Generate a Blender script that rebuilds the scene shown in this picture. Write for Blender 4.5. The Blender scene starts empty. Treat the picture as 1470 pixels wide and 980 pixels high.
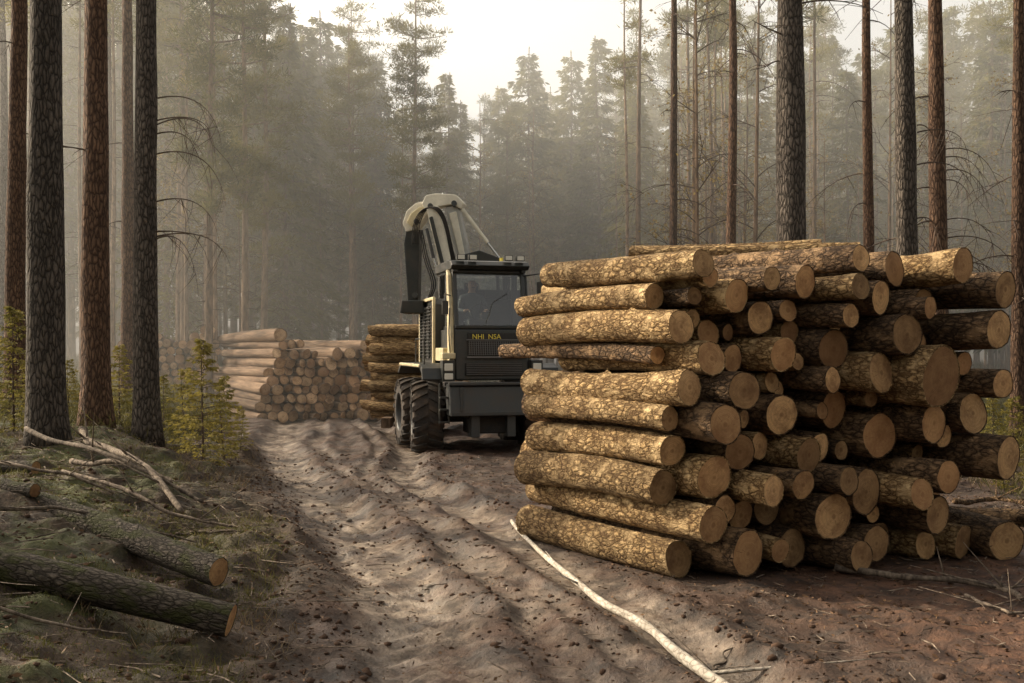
import bpy, math, random
import numpy as np
from mathutils import Vector, Matrix, Quaternion
random.seed(7)
RS = np.random.RandomState(7)
F = 1429.0; CH = 1.7
def P(px, py, Y):
    return Vector(((px-735)/F*Y, Y, CH-(py-500)/F*Y))
scene = bpy.context.scene
col = scene.collection

# ------------------------------------------------------------ noise
def _h(x, y, z, s):
    v = np.sin(x*127.1+y*311.7+z*74.7+s*19.19)*43758.5453
    return v-np.floor(v)
def n3(x, y, z, s=0):
    x = np.asarray(x, float); y = np.asarray(y, float); z = np.asarray(z, float)+0*x
    xi, yi, zi = np.floor(x), np.floor(y), np.floor(z)
    xf, yf, zf = x-xi, y-yi, z-zi
    xf = xf*xf*(3-2*xf); yf = yf*yf*(3-2*yf); zf = zf*zf*(3-2*zf)
    r = 0
    for dx in (0, 1):
        for dy in (0, 1):
            for dz in (0, 1):
                w = (xf if dx else 1-xf)*(yf if dy else 1-yf)*(zf if dz else 1-zf)
                r = r+w*_h(xi+dx, yi+dy, zi+dz, s)
    return r*2-1
def n2(x, y, s=0): 
    x = np.asarray(x, float)
    return n3(x, y, x*0, s)
def fbm(x, y, s=0, o=4):
    r = 0; a = 1
    for i in range(o):
        r = r+a*n2(x*2**i+i*7.3, y*2**i-i*3.1, s+i); a *= .5
    return r
def sst(a, b, x):
    t = np.clip((x-a)/(b-a), 0, 1); return t*t*(3-2*t)

# ------------------------------------------------------------ mesh helper
class MB:
    def __init__(s): s.v = []; s.f = []; s.m = []; s.n = 0
    def add(s, V, Fc, mi=0):
        V = np.asarray(V, float).reshape(-1, 3)
        s.v.append(V)
        if isinstance(Fc, np.ndarray): Fc = (Fc+s.n).tolist()
        else: Fc = [[i+s.n for i in f] for f in Fc]
        s.f += Fc
        s.m += ([mi]*len(Fc) if not hasattr(mi, '__len__') else list(mi))
        s.n += len(V)
    def mesh(s, name, mats, smooth=False):
        me = bpy.data.meshes.new(name)
        V = np.concatenate(s.v)
        me.from_pydata(V.tolist(), [], s.f)
        for m in mats: me.materials.append(m)
        me.polygons.foreach_set('material_index', s.m)
        if smooth: me.polygons.foreach_set('use_smooth', [True]*len(s.f))
        me.update()
        return me
    def obj(s, name, mats, smooth=False, parent=None):
        o = bpy.data.objects.new(name, s.mesh(name, mats, smooth)); col.objects.link(o)
        if parent: o.parent = parent
        return o
    def tube(s, pts, rad, sides=8, mi=0, cap=True, noise=0, seed=0):
        pts = np.asarray([tuple(p) for p in pts], float); n = len(pts)
        rad = np.ones(n)*rad
        T = np.gradient(pts, axis=0); T /= np.linalg.norm(T, axis=1)[:, None]+1e-9
        up = np.array([0.0, 0, 1]) if abs(T[0][2]) < .9 else np.array([1.0, 0, 0])
        A = np.cross(T, up); A /= np.linalg.norm(A, axis=1)[:, None]+1e-9
        B = np.cross(T, A)
        th = np.arange(sides)/sides*2*math.pi
        R = np.repeat(rad[:, None], sides, 1)
        if noise:
            ii = np.arange(n)[:, None]+0*th[None]
            R = R*(1+noise*n3(np.cos(th)[None]*1.3+ii*0, np.sin(th)[None]*1.3+ii*0, ii*.35, seed))
        V = pts[:, None]+R[..., None]*(A[:, None]*np.cos(th)[None, :, None]+B[:, None]*np.sin(th)[None, :, None])
        i = np.arange(n-1)[:, None]*sides; j = np.arange(sides)[None]; k = (j+1) % sides
        Fq = np.stack([i+j, i+k, i+sides+k, i+sides+j], -1).reshape(-1, 4)
        Fq = Fq.tolist()
        if cap: Fq += [list(range(sides))[::-1], [(n-1)*sides+q for q in range(sides)]]
        s.add(V, Fq, mi)
    def box(s, c, d, mi=0, M=None):
        c = np.array(c, float); d = np.array(d, float)/2
        V = np.array([[x, y, z] for x in (-1, 1) for y in (-1, 1) for z in (-1, 1)])*d
        if M is not None: V = V@np.array(M.to_3x3()).T
        s.add(V+c, [[0, 1, 3, 2], [4, 6, 7, 5], [0, 4, 5, 1], [2, 3, 7, 6], [0, 2, 6, 4], [1, 5, 7, 3]], mi)
    def prism(s, poly, ax, t0, t1, mi=0):
        n = len(poly); V = []
        for t in (t0, t1):
            for a, b in poly:
                V.append({0: (t, a, b), 1: (a, t, b), 2: (a, b, t)}[ax])
        s.add(V, [list(range(n))[::-1], list(range(n, 2*n))]+[[i, (i+1) % n, n+(i+1) % n, n+i] for i in range(n)], mi)
    def blades(s, C, D, L, W, mi=0, up=None):
        C = np.asarray(C, float); D = np.asarray(D, float); n = len(C)
        D = D/(np.linalg.norm(D, axis=1)[:, None]+1e-9)
        r = RS.normal(size=(n, 3)); S = np.cross(D, r); S /= np.linalg.norm(S, axis=1)[:, None]+1e-9
        L = (np.ones(n)*L)[:, None]; W = (np.ones(n)*W)[:, None]
        V = np.stack([C, C+D*L*.45+S*W/2, C+D*L, C+D*L*.45-S*W/2], 1).reshape(-1, 3)
        s.add(V, np.arange(4*n).reshape(n, 4), mi)

# ------------------------------------------------------------ materials
class NT:
    def __init__(s, name):
        s.m = bpy.data.materials.new(name); s.m.use_nodes = True
        s.t = s.m.node_tree; s.b = s.t.nodes['Principled BSDF']; s.out = s.t.nodes['Material Output']
    def n(s, ty, **k):
        nd = s.t.nodes.new(ty)
        for a, v in k.items(): setattr(nd, a, v)
        return nd
    def l(s, a, b): s.t.links.new(a, b)
    def math(s, op, a, b=None, c=None):
        nd = s.n('ShaderNodeMath', operation=op)
        for i, v in enumerate((a, b, c)):
            if v is None: continue
            if isinstance(v, (int, float)): nd.inputs[i].default_value = v
            else: s.l(v, nd.inputs[i])
        return nd.outputs[0]
    def ramp(s, f, stops):
        nd = s.n('ShaderNodeValToRGB'); e = nd.color_ramp.elements
        while len(e) < len(stops): e.new(.5)
        for q, (p, c) in zip(e, stops):
            q.position = p; q.color = (c if hasattr(c, '__len__') else (c, c, c))+(1,)
        s.l(f, nd.inputs[0]); return nd.outputs[0]
    def mix(s, f, a, b, mode='MIX'):
        nd = s.n('ShaderNodeMix', data_type='RGBA', blend_type=mode)
        for i, v in ((0, f), (6, a), (7, b)):
            if isinstance(v, (int, float)): nd.inputs[i].default_value = v
            elif isinstance(v, tuple): nd.inputs[i].default_value = v+(1,)
            else: s.l(v, nd.inputs[i])
        return nd.outputs[2]
    def noise(s, vec, scale, detail=4, rough=.55, dist=0):
        nd = s.n('ShaderNodeTexNoise'); nd.inputs['Scale'].default_value = scale
        nd.inputs['Detail'].default_value = detail; nd.inputs['Roughness'].default_value = rough
        nd.inputs['Distortion'].default_value = dist
        if vec is not None: s.l(vec, nd.inputs['Vector'])
        return nd.outputs[0]
    def vor(s, vec, scale, feat='DISTANCE_TO_EDGE'):
        nd = s.n('ShaderNodeTexVoronoi', feature=feat); nd.inputs['Scale'].default_value = scale
        s.l(vec, nd.inputs['Vector']); return nd
    def mapping(s, vec, sc=(1, 1, 1), loc=None):
        nd = s.n('ShaderNodeMapping'); nd.inputs['Scale'].default_value = sc
        s.l(vec, nd.inputs['Vector'])
        if loc is not None: s.l(loc, nd.inputs['Location'])
        return nd.outputs[0]
    def bump(s, h, st=.5, d=.02):
        nd = s.n('ShaderNodeBump'); nd.inputs['Strength'].default_value = st; nd.inputs['Distance'].default_value = d
        s.l(h, nd.inputs['Height']); s.l(nd.outputs[0], s.b.inputs['Normal'])
    def col(s, c):
        if isinstance(c, tuple): s.b.inputs['Base Color'].default_value = c+(1,)
        else: s.l(c, s.b.inputs['Base Color'])
    def rough(s, r):
        if isinstance(r, (int, float)): s.b.inputs['Roughness'].default_value = r
        else: s.l(r, s.b.inputs['Roughness'])

def bark_mat(name, dark, mid, light, sc=(9, 9, 3), patch=None, bumpd=.02, spec=.2, edge=.12, fleck=0.0, moss=0, simple=False):
    m = NT(name)
    tc = m.n('ShaderNodeTexCoord').outputs['Object']
    oi = m.n('ShaderNodeObjectInfo').outputs['Random']
    off = m.n('ShaderNodeCombineXYZ'); m.l(m.math('MULTIPLY', oi, 37.0), off.inputs[0]); m.l(m.math('MULTIPLY', oi, 11.0), off.inputs[2])
    v = m.mapping(tc, sc, off.outputs[0])
    fine = m.noise(v, 7, 4, .65)
    big = m.noise(v, .45, 1)
    if simple:
        c = m.mix(m.ramp(m.noise(v, 2.5, 3, .6), [(.35, 0.0), (.65, 1.0)]), dark, light)
        h = fine
    else:
        nz = m.n('ShaderNodeTexNoise'); nz.inputs['Scale'].default_value = 1.6; nz.inputs['Detail'].default_value = 2
        m.l(v, nz.inputs['Vector'])
        w = m.n('ShaderNodeMix', data_type='VECTOR'); w.inputs[0].default_value = .35
        m.l(v, w.inputs[4]); m.l(nz.outputs['Color'], w.inputs[5])
        vo = m.vor(w.outputs[1], 2.6).outputs['Distance']
        crack = m.ramp(vo, [(0, 0.0), (edge, .55), (.35, 1.0)])
        if fleck:
            fl = m.ramp(m.noise(v, 2.6, 4, .7), [(.40, 1.0-fleck), (.52, 1.0)])
            crack = m.math('MULTIPLY', crack, fl)
        h = m.math('ADD', crack, m.math('MULTIPLY', fine, .7))
        base = m.mix(m.ramp(fine, [(.3, 0.0), (.7, 1.0)]), mid, light)
        if patch:
            pm = m.ramp(m.noise(m.mapping(v, (.35, .35, .5)), 1.6, 4, .65), [(.48, 0.0), (.62, .85)])
            base = m.mix(pm, base, patch)
            h = m.math('MULTIPLY', h, m.math('SUBTRACT', 1.0, m.math('MULTIPLY', pm, .6)))
            crack = m.math('MAXIMUM', crack, m.math('MULTIPLY', pm, .7))
        c = m.mix(crack, dark, base)
    c = m.mix(m.math('MULTIPLY', m.ramp(big, [(.35, 0.0), (.7, 1.0)]), .4), c, dark)
    if moss:
        c = m.mix(m.math('MULTIPLY', m.ramp(m.noise(v, .6, 4, .6), [(.48, 0.0), (.6, 1.0)]), moss), c, (.06, .065, .02))
    bri = m.math('ADD', m.math('MULTIPLY', oi, .6), .68)
    cc = m.n('ShaderNodeVectorMath', operation='SCALE'); m.l(c, cc.inputs[0]); m.l(bri, cc.inputs['Scale'])
    m.col(cc.outputs[0]); m.rough(.88); m.b.inputs['Specular IOR Level'].default_value = spec
    m.bump(h, 1.0, bumpd)
    return m.m

M_barkgold = bark_mat('bark_gold', (.09, .048, .02), (.46, .29, .125), (.70, .49, .25), (13, 13, 7), (.78, .57, .31), .02, edge=.08, fleck=.85)
M_barklog = bark_mat('bark_brown', (.03, .019, .012), (.17, .10, .053), (.31, .20, .115), (13, 13, 6.5), (.42, .27, .145), .022, edge=.1, fleck=.7)
M_pinegrey = bark_mat('bark_grey', (.03, .025, .021), (.11, .09, .076), (.21, .175, .145), (15, 15, 4.5), None, .028)
M_mosslog = bark_mat('bark_mossy', (.03, .024, .018), (.13, .105, .084), (.24, .20, .16), (22, 22, 9), None, .02, moss=.85, fleck=.5)
M_pinered = bark_mat('bark_red', (.045, .027, .02), (.155, .092, .06), (.27, .165, .105), (14, 14, 4), None, .02)
M_barkfar = bark_mat('bark_far', (.09, .058, .038), (.22, .14, .09), (.34, .23, .15), (4, 4, 1.5), None, .02, simple=True)
M_birch = bark_mat('bark_birch', (.16, .13, .10), (.50, .45, .38), (.68, .63, .55), (9, 9, 14), None, .004, edge=.03)
M_twig = NT('twig'); M_twig.col((.075, .05, .035)); M_twig.rough(.9); M_twig = M_twig.m

def wood_end(name, a, b, lo=.4, rg=.75):
    m = NT(name)
    tc = m.n('ShaderNodeTexCoord').outputs['Object']
    oi = m.n('ShaderNodeObjectInfo').outputs['Random']
    geo = m.n('ShaderNodeSeparateXYZ'); m.l(tc, geo.inputs[0])
    fl = m.n('ShaderNodeCombineXYZ'); m.l(geo.outputs[0], fl.inputs[0]); m.l(geo.outputs[1], fl.inputs[1]); m.l(m.math('MULTIPLY', oi, 50), fl.inputs[2])
    dn = m.noise(fl.outputs[0], 9, 2)
    r = m.math('SQRT', m.math('ADD', m.math('POWER', geo.outputs[0], 2), m.math('POWER', geo.outputs[1], 2)))
    rr = m.math('ADD', r, m.math('MULTIPLY', m.math('SUBTRACT', dn, .5), .05))
    ring = m.math('SINE', m.math('MULTIPLY', rr, 520))
    ring2 = m.math('SINE', m.math('MULTIPLY', rr, 190))
    ang = m.math('ARCTAN2', geo.outputs[1], geo.outputs[0])
    av = m.n('ShaderNodeCombineXYZ'); m.l(m.math('MULTIPLY', ang, 4.0), av.inputs[0]); m.l(m.math('MULTIPLY', r, 3.0), av.inputs[1]); m.l(m.math('MULTIPLY', oi, 90), av.inputs[2])
    rad = m.noise(av.outputs[0], 3.2, 2)
    crack = m.ramp(rad, [(.30, 1.0), (.335, 0.0)])
    c = m.mix(m.noise(fl.outputs[0], 14, 4, .7), a, b)
    c = m.mix(m.math('MULTIPLY', m.math('ADD', ring, 1), .13), c, (.2, .1, .05))
    c = m.mix(m.math('MULTIPLY', m.math('ADD', ring2, 1), .09), c, (.2, .1, .05))
    c = m.mix(m.ramp(rr, [(.008, .6), (.022, 0.0)]), c, (.24, .13, .06))
    c = m.mix(m.math('MULTIPLY', crack, .8), c, (.07, .04, .02))
    stain = m.ramp(m.noise(fl.outputs[0], 6, 5, .7), [(.43, 0.0), (.64, .75)])
    c = m.mix(stain, c, (.22, .115, .055))
    hue = m.math('FRACT', m.math('MULTIPLY', oi, 7.13))
    c = m.mix(m.math('MULTIPLY', m.math('POWER', hue, 2), .7), c, (.30, .145, .065))
    sc = m.n('ShaderNodeVectorMath', operation='SCALE'); m.l(c, sc.inputs[0]); m.l(m.math('ADD', m.math('MULTIPLY', oi, rg), lo), sc.inputs['Scale'])
    m.col(sc.outputs[0]); m.rough(.8); m.b.inputs['Specular IOR Level'].default_value = .25
    m.bump(m.math('SUBTRACT', m.math('ADD', m.math('MULTIPLY', ring, .15), m.math('MULTIPLY', m.noise(tc, 60, 2), .6)), crack), .5, .006)
    return m.m
M_end = wood_end('wood_end', (.82, .54, .28), (.66, .40, .18), .42, .85)
M_endfar = wood_end('wood_end_far', (.80, .57, .35), (.66, .45, .26), .65, .5)

def leaf_mat(name, a, b, tr=.3, nscale=.6):
    m = NT(name)
    g = m.n('ShaderNodeNewGeometry').outputs['Position']
    oi = m.n('ShaderNodeObjectInfo').outputs['Random']
    ri = m.n('ShaderNodeNewGeometry').outputs['Random Per Island']
    f = m.math('ADD', m.math('MULTIPLY', m.noise(g, nscale, 1), .8), m.math('ADD', m.math('MULTIPLY', ri, .35), m.math('MULTIPLY', oi, .35)))
    c = m.mix(m.ramp(f, [(.35, 0.0), (1.0, 1.0)]), a, b)
    m.col(c); m.rough(.7); m.b.inputs['Specular IOR Level'].default_value = .2
    if tr:
        t = m.n('ShaderNodeBsdfTranslucent'); m.l(c, t.inputs[0])
        mx = m.n('ShaderNodeMixShader'); mx.inputs[0].default_value = tr
        m.l(m.b.outputs[0], mx.inputs[1]); m.l(t.outputs[0], mx.inputs[2]); m.l(mx.outputs[0], m.out.inputs['Surface'])
    return m.m
M_spruce = leaf_mat('needles_spruce', (.05, .062, .02), (.25, .215, .055), .45)
M_pine = leaf_mat('needles_pine', (.05, .064, .024), (.25, .215, .06), .45)
M_yleaf = leaf_mat('leaves_yellow', (.18, .13, .05), (.36, .27, .10), .4)
M_sap = leaf_mat('needles_sapling', (.06, .072, .02), (.28, .23, .06), .4, 3)
M_grass = leaf_mat('grass', (.045, .046, .016), (.14, .125, .045), .3, 1.5)
M_moss = leaf_mat('moss', (.035, .042, .012), (.15, .145, .035), .2, 1.5)
M_straw = leaf_mat('straw', (.10, .07, .04), (.22, .165, .095), .2, 2)

# ------------------------------------------------------------ terrain
RA = np.array([(-6, 1.9), (0, .6), (5, -.3), (8, -1.0), (13.5, -3.0), (18, -4.3), (24, -5.2), (40, -8), (90, -20)])
RB = np.array([(-6, 3.5), (0, 2.2), (4, 1.5), (6.5, .85), (9.9, -.3), (13.5, -1.55), (16.7, -1.7), (24, -3.3), (40, -6), (90, -18)])
RL = np.array([(-6, .3), (0, -.3), (5, -.95), (8, -1.5), (12, -2.85), (17.3, -4.5), (24, -6.8), (40, -10.5), (90, -24)])
def itp(R, y): return np.interp(y, R[:, 0], R[:, 1])
def itps(R, y): return (itp(R, y-.9)+itp(R, y-.3)+itp(R, y+.3)+itp(R, y+.9))/4
def masks(x, y):
    wob = .25*n2(x*.0+y*.7, y*.3, 3)+.12*n2(x*1.5, y*2.1, 4)
    dl = itps(RL, y)+wob-x
    rut = np.zeros_like(x); lip = np.zeros_like(x)
    for R, hw, o, am in ((RA, .34, 0, 1), (RB, .22, 0, 1), (RB, .10, -.5, .5), (RA, .13, .72, .5)):
        d = np.abs(x-itps(R, y)-o-.09*n2(y*.5, x*0, 5)-.03*n2(y*2.3, x*0, 6+o))
        rut = np.maximum(rut, am*(1-sst(hw*.5, hw*1.5, d)))
        lip = np.maximum(lip, am*np.exp(-((d-hw*1.8)/(.14))**2))
    return dl, rut, lip
def height(x, y):
    x = np.asarray(x, float); y = np.asarray(y, float)
    dl, rut, lip = masks(x, y)
    bank = sst(0, 2.6, dl); on = sst(0, .6, dl)
    xr = x-itps(RA, y)
    h = .50*bank+.10*sst(-.1, .5, dl)
    h = h+(.04+.12*sst(0, 1.5, dl))*fbm(x*1.1, y*1.1, 11, 3)*.6
    h = h+.038*(1-on)*fbm(xr*3.2, y*.6, 61, 3)
    h = h+(.024+.026*on)*fbm(x*5.5, y*5.5, 21, 3)*(1-.65*rut)
    h = h-.08*rut+.055*lip*(.5+.8*n2(x*2, y*2, 9))
    fade = rut*(y < 20)
    h = h+.011*fade*np.sin((y*1.0+np.abs(x-itps(RA, y))*1.0)*34)*(n2(x*2, y*1.2, 8) > -.2)
    r = sst(4.6, 8, x-.12*y)
    h = h+.22*r
    pm = np.exp(-(((x-1.9)/1.9)**4+((y-8.6)/1.5)**4))
    h = h*(1-pm)+(-.02)*pm
    far = sst(28, 45, y)
    return h+far*.25
def hz(x, y): return float(height(np.array([x]), np.array([y]))[0])
def axis(segs):
    out = []
    for a, b, st in segs: out.append(np.arange(a, b, st))
    return np.concatenate(out+[np.array([segs[-1][1]])])
xs = axis([(-220, -40, 12), (-40, -14, 1.2), (-14, -6, .2), (-6, 5, .04), (5, 9, .12), (9, 40, 1.2), (40, 220, 12)])
ys = axis([(-60, -6, 4), (-6, 2.5, .4), (2.5, 12, .04), (12, 24, .1), (24, 50, .8), (50, 400, 14)])
X, Y = np.meshgrid(xs, ys)
Z = height(X, Y)
nx, ny = len(xs), len(ys)
g = MB()
i = (np.arange(ny-1)[:, None]*nx+np.arange(nx-1)[None])
g.add(np.stack([X, Y, Z], -1), np.stack([i, i+1, i+nx+1, i+nx], -1).reshape(-1, 4))

m = NT('forest_soil')
at = m.n('ShaderNodeVertexColor', layer_name='mask'); sp = m.n('ShaderNodeSeparateColor'); m.l(at.outputs[0], sp.inputs[0])
at2 = m.n('ShaderNodeVertexColor', layer_name='soil'); sp2 = m.n('ShaderNodeSeparateColor'); m.l(at2.outputs[0], sp2.inputs[0])
road, rutm, mossm = sp.outputs[0], sp.outputs[1], sp.outputs[2]
pos = m.n('ShaderNodeNewGeometry').outputs['Position']
nA = m.noise(pos, 1.3, 4, .6); nB = m.noise(pos, 9, 6, .7); nC = m.noise(pos, 45, 4, .7)
mud = m.mix(m.ramp(nB, [(.35, 0.0), (.65, 1.0)]), (.024, .015, .011), (.095, .058, .039))
mud = m.mix(m.ramp(nA, [(.46, 0.0), (.60, .6)]), mud, (.085, .043, .026))
redc = m.mix(m.ramp(nB, [(.35, 0.0), (.65, 1.0)]), (.036, .017, .011), (.155, .072, .038))
mud = m.mix(m.math('MULTIPLY', sp2.outputs[0], .9), mud, redc)
tr = m.mix(m.ramp(nB, [(.35, 0.0), (.65, 1.0)]), (.14, .105, .08), (.36, .29, .225))
rm = m.math('MULTIPLY', rutm, m.ramp(m.noise(pos, 2.0, 5, .7), [(.40, .1), (.56, 1.0)]))
c = m.mix(rm, mud, tr)
forest = m.mix(m.ramp(nC, [(.35, 0.0), (.65, 1.0)]), (.022, .014, .009), (.09, .055, .032))
forest = m.mix(m.ramp(nA, [(.4, 0.0), (.65, .7)]), forest, (.06, .04, .022))
c = m.mix(road, forest, c)
moss = m.mix(nC, (.028, .034, .01), (.10, .10, .028))
mm = m.math('MULTIPLY', mossm, m.ramp(m.noise(pos, 2.2, 4, .6), [(.46, 0.0), (.56, 1.0)]))
c = m.mix(mm, c, moss)
dark = m.ramp(m.noise(pos, 3.5, 6, .72), [(.38, .45), (.55, 1.0)])
sc = m.n('ShaderNodeVectorMath', operation='MULTIPLY'); m.l(c, sc.inputs[0]); m.l(dark, sc.inputs[1])
m.col(sc.outputs[0])
wet = m.ramp(m.noise(pos, 1.9, 3, .6), [(.44, 0.0), (.56, 1.0)])
m.rough(m.math('SUBTRACT', .88, m.math('MULTIPLY', m.math('MULTIPLY', wet, m.math('MAXIMUM', rutm, m.math('MULTIPLY', road, .6))), .56)))
m.b.inputs['Specular IOR Level'].default_value = .5
m.bump(m.math('ADD', nB, m.math('MULTIPLY', nC, .4)), .8, .045)
ground = g.obj('ground', [m.m], True)
dl, rut, lip = masks(X, Y)
road_ = (1-sst(-.15, .45, dl))*(1-sst(4.8, 7, X-.12*Y))*(1-sst(26, 40, Y)*.6)
moss_ = np.maximum(sst(.3, 1.5, dl), sst(5, 7, X-.12*Y))
ca = ground.data.color_attributes.new('mask', 'FLOAT_COLOR', 'POINT')
ca.data.foreach_set('color', np.stack([road_, rut, moss_, np.ones_like(rut)], -1).ravel())
red_ = sst(.3, .95, sst(.3, 1.8, X-itps(RB, Y))*(1-sst(7.5, 10, Y))*.85+.3*fbm(X*1.5, Y*1.5, 71, 3))
cb = ground.data.color_attributes.new('soil', 'FLOAT_COLOR', 'POINT')
cb.data.foreach_set('color', np.stack([red_, red_, red_, np.ones_like(rut)], -1).ravel())

# ------------------------------------------------------------ logs
def log_mesh(name, r, L, seed, mats, segs=26, rings=26, taper=.1, bend=.02, rough=.06):
    rs = np.random.RandomState(seed)
    b = MB()
    th = np.arange(segs)/segs*2*math.pi
    zz = np.linspace(0, L, rings)
    t = zz/L
    sgn = rs.choice([-1, 1])
    rad = r*(1-taper*(t if sgn > 0 else 1-t)*.8)
    ph = rs.uniform(0, 6.28); bx = bend*np.sin(t*math.pi)*math.cos(ph); by = bend*np.sin(t*math.pi)*math.sin(ph)
    zz2, TH = np.meshgrid(zz, th, indexing='ij')
    R = rad[:, None]*(1+rough*n3(np.cos(TH)*1.2, np.sin(TH)*1.2, zz2*1.5, seed)+rough*.6*n3(np.cos(TH)*4, np.sin(TH)*4, zz2*9, seed+3))
    for k in range(rs.randint(1, 5)):
        kz = rs.uniform(.1*L, .9*L); kt = rs.uniform(0, 6.28)
        dth = np.abs((TH-kt+math.pi) % (2*math.pi)-math.pi)
        R = R+r*.28*np.exp(-(dth*r/.03)**2-((zz2-kz)/.035)**2)
    Xl = R*np.cos(TH)+bx[:, None]; Yl = R*np.sin(TH)+by[:, None]
    tx, ty = rs.uniform(-.14, .14, 2)
    Zl = zz2.copy()
    Zl[0] += tx*Xl[0]+ty*Yl[0]; Zl[-1] += ty*Xl[-1]+tx*Yl[-1]
    V = np.stack([Xl, Yl, Zl], -1)
    i = np.arange(rings-1)[:, None]*segs; j = np.arange(segs)[None]; k = (j+1) % segs
    b.add(V, np.stack([i+j, i+k, i+segs+k, i+segs+j], -1).reshape(-1, 4), 0)
    for e, row in ((0, V[0]), (1, V[-1])):
        cen = row.mean(0)
        rowsv = [cen+(row-cen)*s for s in (1.0, .94, .6, .3)]
        rowsv[1] = rowsv[1]+np.array([0, 0, .003 if e == 0 else -.003])
        VV = np.concatenate(rowsv+[cen[None]])
        fs = []; ms = []
        for q in range(3):
            for a in range(segs):
                bb = (a+1) % segs
                f = [q*segs+a, (q+1)*segs+a, (q+1)*segs+bb, q*segs+bb]
                fs.append(f if e == 0 else f[::-1]); ms.append(0 if q == 0 else 1)
        for a in range(segs):
            f = [3*segs+a, 4*segs, 3*segs+(a+1) % segs]; fs.append(f if e == 0 else f[::-1]); ms.append(1)
        b.add(VV, fs, ms)
    me = b.mesh(name, mats, True)
    sm = [mi == 0 for mi in b.m]; me.polygons.foreach_set('use_smooth', sm)
    return me
def place_log(me, name, base, d, parent, roll=None):
    d = Vector(d).normalized()
    o = bpy.data.objects.new(name, me); col.objects.link(o)
    q = d.to_track_quat('Z', 'Y')
    o.matrix_world = Matrix.Translation(base)@(q.to_matrix().to_4x4())@Matrix.Rotation(random.uniform(0, 6.28) if roll is None else roll, 4, 'Z')
    if parent:
        o.parent = parent; o.matrix_parent_inverse = parent.matrix_world.inverted()
    return o
def empty(name, loc=(0, 0, 0), rz=0):
    e = bpy.data.objects.new(name, None); e.empty_display_size = .3; col.objects.link(e)
    e.location = loc; e.rotation_euler = (0, 0, rz)
    e.matrix_world = Matrix.Translation(loc)@Matrix.Rotation(rz, 4, 'Z')
    return e

d2 = np.array([-.541, .841]); p2 = np.array([.841, .541])
A0 = np.array([1.32, 7.4]); fd = np.array([.966, .258])
def face_hit(px):
    k = (px-735)/F
    t = (k*A0[1]-A0[0])/(fd[0]-k*fd[1])
    return A0+t*fd
left = [(1010, 378, 22, 788, 5.14), (940, 428, 19, 768, 5.04), (978, 466, 27, 760, 5.06), (1022, 515, 25, 830, 5.27),
        (990, 556, 26, 768, 5.04), (968, 602, 20, 770, 5.0), (966, 646, 25, 778, 5.02), (956, 704, 29, 772, 5.0), (1022, 748, 28, 770, 5.12), (974, 803, 28, 760, 5.02)]
front = [(1222,372,20),(1170,404,25),(1287,387,27),(1345,384,24),(1402,427,27),(1398,482,28),(1260,430,24),(1307,443,17),(1333,436,22),(1063,424,27),(1050,478,20),(1118,455,26),(1205,412,18),(1207,457,19),(1280,482,30),(1210,500,27),(1128,508,26),(1314,537,41),(1402,517,18),(1252,535,28),(1192,545,18),(1358,560,18),(1410,553,20),(1402,590,29),(1138,600,29),(1240,592,28),(1335,610,27),(1040,566,28),(1005,603,30),(1048,628,18),(1092,565,24),(1276,621,34),(1065,650,26),(1115,642,22),(1160,660,24),(1405,640,31),(1365,625,16),(1200,645,22),(1012,690,30),(1075,692,22),(1130,690,22),(1280,712,24),(1330,683,24),(1228,725,32),(1182,700,20),(1048,735,22),(1088,740,24),(1325,738,28),(1190,757,32),(1140,745,22),(1060,795,34),(1105,780,18),(1142,807,29),(1192,810,22),(1250,778,28),(1298,783,26),(1380,803,24),(1345,785,20),(1370,740,22),(1375,690,22),(1100,400,18)]
C = []
for (px, py, r, fx, u) in left:
    k = (px-735)/F; v = u*(k*p2[1]-p2[0])/(d2[0]-k*d2[1])
    pos_ = u*p2+v*d2
    kf = (fx-735)/F; vf = u*(kf*p2[1]-p2[0])/(d2[0]-kf*d2[1])
    C.append(dict(u=u, z=CH-(py-500)/F*pos_[1], r=r*pos_[1]/F, v=v, L=max(1.8, min(2.9, vf-v)), left=True))
for (px, py, r) in front:
    h = face_hit(px)
    C.append(dict(u=float(h@p2), z=CH-(py-500)/F*h[1], r=r*h[1]/F*1.05, v=float(h@d2)+random.uniform(-.26, .26), L=random.uniform(2.15, 2.5), left=False))
def relax(C, n, zmin=0.0):
    for it in range(n):
        for a in range(len(C)):
            for b in range(a+1, len(C)):
                A, B = C[a], C[b]
                du = B['u']-A['u']; dz = B['z']-A['z']; dd = math.hypot(du, dz)+1e-6
                ov = (A['r']+B['r'])*.985-dd
                if ov > 0:
                    wa = .12 if A['left'] else .5; wb = .12 if B['left'] else .5
                    s = wa+wb; wa /= s; wb /= s
                    A['u'] -= du/dd*ov*wa*.8; A['z'] -= dz/dd*ov*wa*.8
                    B['u'] += du/dd*ov*wb*.8; B['z'] += dz/dd*ov*wb*.8
        for c_ in C: c_['z'] = max(c_['z'], c_['r']+zmin)
relax(C, 60)
for t in range(9000):
    u = random.uniform(5.0, 7.8); z = random.uniform(.05, 2.3)
    gap = min(math.hypot(u-c_['u'], z-c_['z'])-c_['r'] for c_ in C)
    gap = min(gap, z)
    above = any(abs(c_['u']-u) < .2 and c_['z'] > z+.08 for c_ in C)
    right_ = any(c_['u'] > u+.05 and abs(c_['z']-z) < .2 for c_ in C)
    if gap > .07 and above and right_:
        C.append(dict(u=u, z=z, r=min(gap, .125), v=float(np.interp(u, [5.1, 7.7], [A0@d2, (A0+2.7*fd)@d2]))+random.uniform(.05, .35), L=2.2, left=False))
relax(C, 12)
pile = empty('log_pile', (2.3, 8.5, 0))
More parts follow.
